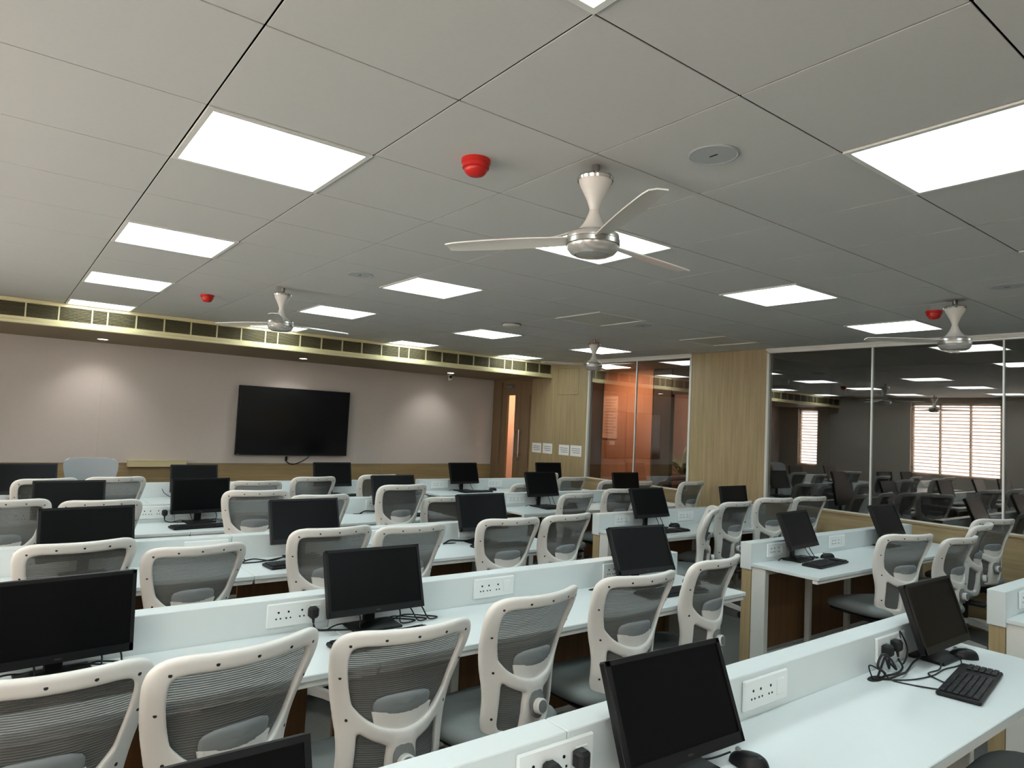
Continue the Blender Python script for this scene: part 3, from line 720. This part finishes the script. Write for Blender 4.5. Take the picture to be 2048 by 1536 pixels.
def plug(x, y, dz, lab):
    t = ob('power_plug', plug_m, None, (x, y, ZD + .073 + dz)); tag(t, lab, 'plug', 'black plugs in desk sockets')
ya = ROWS['A'][0]
z0 = ZD + .004
plug(2.31, ya, .004, 'black plug, left of two in the aisle-end socket, nearest desk'); plug(2.385, ya, .012, 'black plug, right of two in the aisle-end socket, nearest desk')
cable([(2.31, ya - .037, .775), (2.29, ya - .045, .755), (2.25, ya - .05, .80), (2.22, ya - .06, .815), (2.19, ya - .06, .78), (2.17, ya - .055, z0), (2.16, ya - .05, .738)], .004, 'looped power cable from the aisle-end socket, nearest desk')
cable([(2.385, ya - .037, .775), (2.40, ya - .05, .755), (2.46, ya - .04, .80), (2.44, ya - .02, .865), (2.42, ya - .03, .845)], .003, 'thin cable arching beside the aisle-end socket, nearest desk')
cable([(2.385, ya - .037, .772), (2.37, ya - .06, .75), (2.30, ya - .07, z0), (2.22, ya - .06, z0), (2.17, ya - .055, .738)], .004, 'power cable running into the desk hole, nearest desk')
cable([(2.31, ya - .037, .772), (2.315, ya - .06, .752), (2.25, ya - .07, .80), (2.19, ya - .065, .83), (2.165, ya - .06, .79), (2.20, ya - .07, .76), (2.19, ya - .065, .741)], .0045, 'thick arched power cable left of the aisle-end plugs, nearest desk')
cable([(2.16, ya - .05, .74), (2.20, ya - .08, z0), (2.28, ya - .10, z0 + .012), (2.36, ya - .08, z0), (2.44, ya - .07, z0 + .016), (2.55, ya - .05, z0 + .01), (2.64, ya - .03, .76)], .004, 'monitor cable snaking across the nearest desk')
cable([(2.15, ya - .05, .74), (2.14, ya - .04, .79), (2.17, ya - .07, .775), (2.2, ya - .10, z0), (2.24, ya - .2, z0), (2.30, ya - .27, z0), (2.34, ya - .24, z0), (2.40, ya - .14, z0), (2.50, ya - .14, z0), (2.57, ya - .12, .757)], .0028, 'thin keyboard cable bent across the nearest desk')
cable([(2.17, ya - .06, .74), (2.27, ya - .13, z0), (2.40, ya - .155, z0), (2.52, ya - .15, z0), (2.66, ya - .16, z0), (2.75, ya - .10, .76)], .0025, 'thin mouse cable on the nearest desk')
cable([(1.16, ya - .13, .76), (1.10, ya - .10, z0), (1.05, ya - .06, z0), (1.02, ya - .04, .76)], .0025, 'mouse cable beside the large foreground monitor')
plug(.605 + .075 * 0, ya, .0, 'black plug, left of two in the foreground seam socket'); plug(.70, ya, .006, 'black plug, right of two in the foreground seam socket')
for px, nm in ((.605, 'left'), (.70, 'right')):
    cable([(px, ya - .037, .77), (px + .005, ya - .05, .75), (px + .08, ya - .06, z0), (px + .22, ya - .07, z0), (.97, ya - .06, .76)], .004, 'power cable from the %s plug of the foreground seam socket' % nm)
yb = ROWS['B'][0]
plug(.60, yb, .004, 'black plug beside the middle monitor, second row')
cable([(.60, yb - .037, .77), (.61, yb - .05, .75), (.66, yb - .06, z0), (.74, yb - .09, z0), (.82, yb - .06, .76)], .004, 'power cable behind the middle monitor, second row')
def bundle(k, w, n=3, plugx=None, seed=1):
    x, y, zc, yaw, tilt = MON[k]; rb = ROWS[k[0]][0]; rnd = random.Random(seed)
    for i in range(n):
        sx = x + (.05 + .055 * i) * (1 if i else -1.6)
        cable([(sx, y + .03, zc - .10), (sx + .02, y + .0, ZD + .05), (sx + .04 - .03 * rnd.random(), y - .03, z0 + .004), (sx + .09, y - .015, z0), (sx + .05, y + .03, z0), (sx - .04, min(y + .05, rb - .012), z0 + .01), (sx - .10, min(y + .04, rb - .012), z0)], .003,
              '%s cable below the %s' % (('left-side', 'middle', 'right-hand', 'outermost right')[i], w))
bundle('B2', 'middle monitor, second row', 4, seed=2)
bundle('B1', 'leftmost monitor, second row', 3, seed=3)
bundle('Br', 'aisle monitor on the glass side, second row', 3, seed=4)
bundle('Cr', 'aisle monitor on the glass side, third row', 3, seed=5)
bundle('Dr', 'aisle monitor on the glass side, fourth row', 3, seed=6)
bundle('Er', 'aisle monitor nearest the door', 2, seed=7)
bundle('D2', 'middle monitor, fourth row', 3, seed=8)
yd = ROWS['D'][0]
plug(.60, yd, .0, 'black plug beside the middle monitor, fourth row')
cable([(.60, yd - .037, .77), (.605, yd - .045, .752), (.64, yd - .07, z0), (.74, yd - .09, z0), (.80, yd - .08, z0)], .004, 'power cable from the plug, fourth row')
yc = ROWS['C'][0]
cable([(.66, yc - .03, .80), (.70, yc - .05, .77), (.74, yc - .08, z0), (.70, yc - .14, z0), (.80, yc - .15, z0), (.95, yc - .12, z0 + .01), (1.05, yc - .08, .77)], .004, 'twisted cable left of the middle monitor, third row')
cable([(.70, yc - .13, z0), (.78, yc - .10, z0 + .008), (.88, yc - .14, z0), (1.0, yc - .08, .76)], .004, 'second twisted cable left of the middle monitor, third row')
for k, w in (('C3', 'third'), ('D3', 'fourth')):
    x, y = MON[k][:2]; rb = ROWS[k[0]][0]
    cable([(x - .30, rb - .07, z0), (x - .24, rb - .06, z0 + .02), (x - .18, rb - .08, z0 + .018), (x - .10, rb - .07, z0 + .012), (x - .02, rb - .06, .765)], .006, 'thick cable bundle left of the aisle-end monitor, %s row' % w)
cable([(2.16, yb - .05, .742), (2.19, yb - .06, .775), (2.23, yb - .08, .77), (2.22, yb - .10, z0), (2.30, yb - .09, z0 + .006), (2.44, yb - .06, .77)], .004, 'cable rising from the desk hole, second row')
cable([(2.17, yb - .05, .742), (2.24, yb - .08, z0 + .008), (2.32, yb - .06, z0 + .01), (2.46, yb - .05, .765)], .005, 'thick cable beside the desk hole, second row')
ye = ROWS['E'][0]
cable([(.86, ye - .012, .82), (.88, ye - .04, .78), (.94, ye - .06, z0), (1.02, ye - .06, z0)], .003, 'grey cable from the socket beside the TV-row monitor')

# ---------------------------------------------------------------- chairs
def cfac(d):
    t = min(1, max(0, (d - .05) / .28)); t = t * t * (3 - 2 * t)
    return 1.35 + 1.25 * t
def prof(d):
    return .17 * d + .018 * math.sin(PI * min(1, d / .45))
Y0 = -.33
def bend(u, d, t, zt=1.0):
    return (u, Y0 + prof(d) + cfac(d) * u * u - t, zt - d * .985)
def ribbon(mb, pts, th, k=6, closed=False):
    # pts: (u, d, width)
    P = spline([(p[0], p[1], p[2]) for p in pts], k)
    vs = []; fs = []; sec = ((-.5, -.28), (-.38, -.5), (.38, -.5), (.5, -.28), (.5, .28), (.38, .5), (-.38, .5), (-.5, .28)); n = len(sec)
    for i, p in enumerate(P):
        a = P[max(0, i - 1)]; b = P[min(len(P) - 1, i + 1)]
        tx_, ty_ = b.x - a.x, b.y - a.y; L = math.hypot(tx_, ty_) or 1
        nx, ny = -ty_ / L, tx_ / L
        for s, q in sec: vs.append((p.x + nx * s * p.z, q * th, p.y + ny * s * p.z))
    for i in range(len(P) - 1):
        for j in range(n):
            j2 = (j + 1) % n; fs.append((i * n + j, i * n + j2, (i + 1) * n + j2, (i + 1) * n + j))
    fs.append(tuple(range(n))[::-1]); fs.append(tuple(range((len(P) - 1) * n, len(P) * n)))
    mb.add(vs, fs)
def frame_mesh():
    mb = MB(); th = .032
    side = [(0, .024, .05), (.10, .0235, .05), (.165, .025, .051), (.2, .038, .053), (.212, .07, .05), (.208, .12, .046), (.196, .18, .046), (.181, .24, .048), (.168, .29, .052), (.159, .34, .05), (.156, .40, .044), (.157, .45, .042), (.153, .495, .042), (.135, .525, .044), (.09, .538, .046), (.03, .542, .05), (0, .542, .05)]
    arm = [(.178, .235, .03), (.16, .27, .042), (.128, .305, .046), (.085, .332, .048), (.04, .348, .052), (0, .353, .054)]
    for s in (1, -1):
        ribbon(mb, [(s * u, d, w) for u, d, w in side], th)
        ribbon(mb, [(s * u, d, w) for u, d, w in arm], th)
    ribbon(mb, [(0, .345, .085), (0, .40, .098), (0, .46, .10), (0, .55, .10)], .04, 4)
    me = mb.mesh('back_frame', M['plastic'], 0)
    o = ob('frame_source', me)
    r = o.modifiers.new('r', 'REMESH'); r.mode = 'VOXEL'; r.voxel_size = .0055
    s = o.modifiers.new('s', 'SMOOTH'); s.factor = .5; s.iterations = 7
    dg = bpy.context.evaluated_depsgraph_get()
    m2 = bpy.data.meshes.new_from_object(o.evaluated_get(dg))
    bpy.data.objects.remove(o)
    m2.name = 'back_frame'
    for v in m2.vertices:
        u, q, d = v.co; v.co = bend(u, d, -q)
    m2.flip_normals()
    m2.update(); finish(m2, M['plastic'], 60)
    bm = bmesh.new(); bm.from_mesh(m2); bmesh.ops.recalc_face_normals(bm, faces=bm.faces[:]); bm.to_mesh(m2); bm.free()
    return m2
def halfw(d):
    P = [(0, .19), (.02, .215), (.06, .225), (.12, .22), (.2, .2), (.27, .183), (.34, .168), (.4, .164), (.48, .162), (.53, .145), (.56, .1)]
    for (a, b), (c, e) in zip(P[:-1], P[1:]):
        if d <= c: return b + (e - b) * (d - a) / (c - a)
    return .1
def web_mesh():
    mb = MB(); vs = []; fs = []; nu, nd = 20, 36
    for j in range(nd + 1):
        d = .022 + (.535 - .022) * j / nd; hw = halfw(d) - .012
        for i in range(nu + 1):
            u = -hw + 2 * hw * i / nu
            rel = 1 - (u / hw) ** 2
            vs.append(bend(u, d, -.004 + .02 * rel * math.sin(PI * min(1, max(0, (d - .03) / .3))) * -1))
    for j in range(nd):
        for i in range(nu):
            a = j * (nu + 1) + i; fs.append((a, a + 1, a + nu + 2, a + nu + 1))
    mb.add(vs, fs); me = mb.mesh('back_mesh', M['mesh'], 0)
    finish(me, M['mesh'], 180); return me
def cushion(cx, cy, cz, sx, sy, sz, n=5, dome=.0, droop=.0):
    # rounded super-ellipsoid pillow
    mb = MB(); vs = []; fs = []; N, K = 40, 14
    for j in range(K + 1):
        ph = -PI / 2 + PI * j / K; c = abs(math.cos(ph)) ** .35; s = math.copysign(abs(math.sin(ph)) ** .8, ph)
        for i in range(N):
            a = 2 * PI * i / N; ca, sa = math.cos(a), math.sin(a)
            rr = 1.0 / (abs(ca) ** n + abs(sa) ** n) ** (1 / n)
            x = sx * .5 * rr * ca * c; y = sy * .5 * rr * sa * c
            z = sz * .5 * s
            if s > 0: z += dome * (1 - min(1, (2 * x / sx) ** 2)) * (1 - min(1, (2 * y / sy) ** 2))
            z -= droop * max(0, y / (sy * .5)) ** 3
            z += .015 * (2 * x / sx) ** 2 * (y < 0) * (-2 * y / sy)
            vs.append((cx + x, cy + y, cz + z))
    for j in range(K):
        for i in range(N):
            q = (i + 1) % N; fs.append((j * N + i, j * N + q, (j + 1) * N + q, (j + 1) * N + i))
    mb.add(vs, fs); return mb
fm, wm = frame_mesh(), web_mesh()
seat_m = cushion(0, .005, .452, .49, .48, .085, 4.5, .012, .025).mesh('seat', M['fabric'], 60)
pan_m = MB().box(-.2, .2, -.19, .2, .395, .415, .008).mesh('seat_pan', M['rubber'])
mech_m = MB().box(-.07, .07, -.12, .1, .345, .396, .01).box(-.045, .045, -.31, -.1, .372, .398, .008).mesh('tilt_mechanism', M['rubber'])
def lumbar():
    sh = MB(); vs = []; fs = []; n, m = 14, 6
    for t0 in (0, 1):
        for j in range(m + 1):
            for i in range(n + 1):
                u = -.099 + .198 * i / n; s = j / m
                d0 = .270 + .003 * math.cos(PI * u / .099); d1 = .312 + .036 * (1 - (u / .099) ** 2)
                d = d0 + (d1 - d0) * s
                x, y, z = bend(u * (1 - .12 * s), d, -.004 + .007 * t0)
                vs.append((x, y, z))
    q = (n + 1) * (m + 1)
    for t0 in (0, 1):
        for j in range(m):
            for i in range(n):
                a = t0 * q + j * (n + 1) + i; fs.append((a, a + 1, a + n + 2, a + n + 1))
    for j in range(m):
        for i in (0, n):
            a = j * (n + 1) + i; fs.append((a, a + n + 1, a + n + 1 + q, a + q))
    for i in range(n):
        for j in (0, m):
            a = j * (n + 1) + i; fs.append((a, a + 1, a + 1 + q, a + q))
    sh.add(vs, fs)
    pd = MB(); vs = []; fs = []; N, K = 20, 8
    for j in range(K + 1):
        ph = -PI / 2 + PI * j / K
        for i in range(N):
            a = 2 * PI * i / N; ca, sa = math.cos(a), math.sin(a)
            rr = 1 / (abs(ca) ** 3.2 + abs(sa) ** 3.2) ** (1 / 3.2)
            c = abs(math.cos(ph)) ** .5
            u = .096 * rr * ca * c; d = .25 + .036 * rr * sa * c + .2 * u * u
            vs.append(bend(u, d, -.006 + .011 * math.sin(ph)))
    for j in range(K):
        for i in range(N):
            w = (i + 1) % N; fs.append((j * N + i, j * N + w, (j + 1) * N + w, (j + 1) * N + i))
    pd.add(vs, fs)
    return sh.mesh('lumbar_shell', M['plastic'], 50), pd.mesh('lumbar_pad', M['pad'], 60)
shell_m, padm = lumbar()
kx, ky, kz = bend(0, .425, .021)
knobplate_m = MB().lathe([(.036, 0), (.036, .006), (.03, .009), (0, .009)], 28, TR(kx, ky, kz + .012, PI / 2 - .17, 0, 0) @ Matrix.Diagonal((1, 1.55, 1, 1)), False).mesh('knob_plate', M['grey'])
knob_m = MB().lathe([(.0265, .008), (.028, .012), (.028, .03), (.024, .034), (.02, .034)], 28, TR(kx, ky, kz, PI / 2 - .17, 0, 0), False).mesh('tension_knob', M['plastic'])
knobcap_m = MB().lathe([(.0215, .033), (.0215, .0355), (.0, .0365)], 24, TR(kx, ky, kz, PI / 2 - .17, 0, 0), False).mesh('knob_cap', M['grey'])
screw_sites = [(-.195, .043), (-.1, .027), (0, .025), (.1, .027), (.195, .043), (-.203, .15), (.203, .15), (-.166, .29), (.166, .29), (-.157, .46), (.157, .46)]
scr = MB().lathe([(.0, .0015), (.0045, .0012), (.0052, 0)], 10, TR(0, 0, 0, PI / 2, 0, 0), False).mesh('screw', M['rubber'])
allscr = MB()
for u, d in screw_sites:
    x, y, z = bend(u, d, .0155); a = math.atan(2 * cfac(d) * u)
    allscr.lathe([(.0, .0015), (.0045, .0012), (.0052, 0)], 8, TR(x, y, z, 0, 0, a) @ TR(0, 0, 0, PI / 2, 0, 0), False)
allscr = allscr.mesh('screws', M['rubber'])
lift_m = MB().lathe([(.028, .10), (.028, .24), (.019, .242), (.019, .40)], 18).mesh('gas_lift', M['rubber'])
hub_m = MB().lathe([(.035, .07), (.05, .085), (.05, .12), (.035, .135)], 20)
leg_mb = MB()
for i in range(5):
    a = 2 * PI * i / 5 + .3
    P = [(.03, .11), (.15, .10), (.27, .078), (.305, .07)]; vs = []; fs = []
    for r, z in P:
        w = .026 - .028 * r; h = .024 - .03 * r
        vs += [(r, -w, z - h), (r, w, z - h), (r, w * .7, z + h), (r, -w * .7, z + h)]
    for k in range(3):
        for j in range(4):
            j2 = (j + 1) % 4; fs.append((k * 4 + j, k * 4 + j2, (k + 1) * 4 + j2, (k + 1) * 4 + j))
    fs += [(3, 2, 1, 0), (12, 13, 14, 15)]
    hub_m.add(vs, fs, TR(0, 0, 0, 0, 0, a))
base_m = hub_m.mesh('star_base', M['plastic'], 40)
cast_m = MB().lathe([(.018, -.024), (.026, -.022), (.026, -.006), (.02, -.005), (.02, .005), (.026, .006), (.026, .022), (.018, .024)], 16, TR(0, .01, .026, 0, PI / 2, 0)).tube([(0, 0, .03), (0, 0, .07)], .006).mesh('castor', M['rubber'])

def make_chair(x, y, yaw, zt, lab, near, rnd, plastic=None):
    dz = zt - 1.0
    r = Vector((math.cos(yaw), math.sin(yaw))); n = Vector((-math.sin(yaw), math.cos(yaw)))
    t = thing('office_chair', lab, 'chair', (x + n.x * -Y0, y + n.y * -Y0, 0), yaw, 'white mesh-back office chairs')
    L = (0, 0, dz)
    bf = ob('back_frame', fm, t, L)
    if near:
        for u, d in screw_sites:
            sx, sy, sz = bend(u, d, .0155); ob('screw', scr, bf, (sx, sy, sz), (0, 0, math.atan(2 * cfac(d) * u)))
    else: ob('screws', allscr, bf)['kind'] = 'stuff'
    ob('back_mesh', wm, t, L)
    s = ob('lumbar_shell', shell_m, t, L); ob('lumbar_pad', padm, s)
    k = ob('tension_knob', knob_m, t, L); ob('knob_plate', knobplate_m, k); ob('knob_cap', knobcap_m, k)
    ob('seat', seat_m, t, L); ob('seat_pan', pan_m, t, L); ob('tilt_mechanism', mech_m, t, L)
    ob('gas_lift', lift_m, t, (0, 0, min(0, dz)))
    sp = rnd.random() * 1.2
    b = ob('star_base', base_m, t, None, (0, 0, sp))
    for i in range(5):
        a = 2 * PI * i / 5 + .3
        ob('castor', cast_m, b, (.29 * math.cos(a), .29 * math.sin(a), 0), (0, 0, rnd.random() * 6))
    return t

CH = {'B': [(-.345, .109, -.046, .99), (.094, .003, .216, 1.021), (.584, .04, -.046, .986), (1.192, .13, .127, 1.0), (1.8, .187, -.051, .997), (2.515, .295, .129, .989)],
 'C': [(-.136, 1.652, .154, 1.02), (.333, 1.627, .068, .976), (.993, 1.604, .039, 1.028), (1.501, 1.658, .018, 1.005), (2.214, 1.664, -.097, 1.01), (2.70, 1.63, .088, 1.022)],
 'D': [(-.391, 3.217, .036, 1.021), (.106, 3.204, .005, 1.007), (1.062, 3.184, -.094, 1.051), (1.533, 3.14, -.012, 1.013), (2.27, 3.2, .06, 1.07), (2.73, 3.25, .01, .953)],
 'E': [(-.09, 4.81, .25, .995), (.379, 4.731, .1, 1.011), (1.5, 4.626, -.076, .973), (2.094, 4.711, .069, .998), (2.817, 4.754, .081, 1.009)],
 'b': [(4.41, .177, -.317, 1.012), (4.98, .055, -.066, .978), (5.62, .14, .12, 1.023), (6.2, .235, -.335, 1.021)],
 'c': [(4.34, 1.67, .66, 1.003), (4.826, 1.758, .008, 1.025), (5.426, 1.763, -.24, 1.04), (6.06, 1.757, -.176, 1.036)],
 'd': [(4.129, 3.071, .047, .968), (4.77, 3.105, -.049, .999), (6.149, 3.259, .044, 1.04)],
 'e': [(4.438, 4.255, .094, .943), (5.05, 4.70, -.08, 1.02), (5.50, 4.656, -.031, .967), (5.74, 4.17, .07, .97), (6.27, 4.15, .1, .95)]}
ordn = ('first', 'second', 'third', 'fourth', 'fifth', 'sixth')
crow = {'B': 'second row from the camera', 'C': 'third row from the camera', 'D': 'fourth row from the camera', 'E': 'row nearest the TV'}
rnd = random.Random(11)
for r, L in CH.items():
    for i, (x, y, yaw, zt) in enumerate(L):
        if r in crow: lab = 'white mesh-back office chair, %s left of the aisle, %s' % (ordn[len(L) - 1 - i], crow[r])
        else: lab = 'white mesh-back office chair, %s from the glass wall, %s' % (ordn[len(L) - 1 - i], crow[r.upper()])
        make_chair(x, y, yaw, zt, lab, r in 'BCb', rnd)
make_chair(2.46, -1.36, .04, 1.0, 'grey chair seat tucked at the desk nearest the camera, at the right edge', True, rnd)
t = make_chair(.33, 6.35, PI, 1.06, 'pale chair facing the room before the TV wall', False, rnd)
vs = []; fs = []
for j in range(37):
    d_ = -.002 + .54 * j / 36; hw = halfw(max(0, d_)) + .014 - .03 * max(0, .03 - d_) / .03
    for i in range(21):
        u = -hw + 2 * hw * i / 20; vs.append(bend(u, d_, -.021 - .016 * (1 - (u / hw) ** 2)))
for j in range(36):
    for i in range(20):
        a = j * 21 + i; fs.append((a, a + 1, a + 22, a + 21))
ob('front_cover', MB().add(vs, fs).mesh('front_cover', M['cover'], 180), t, (0, 0, .06))
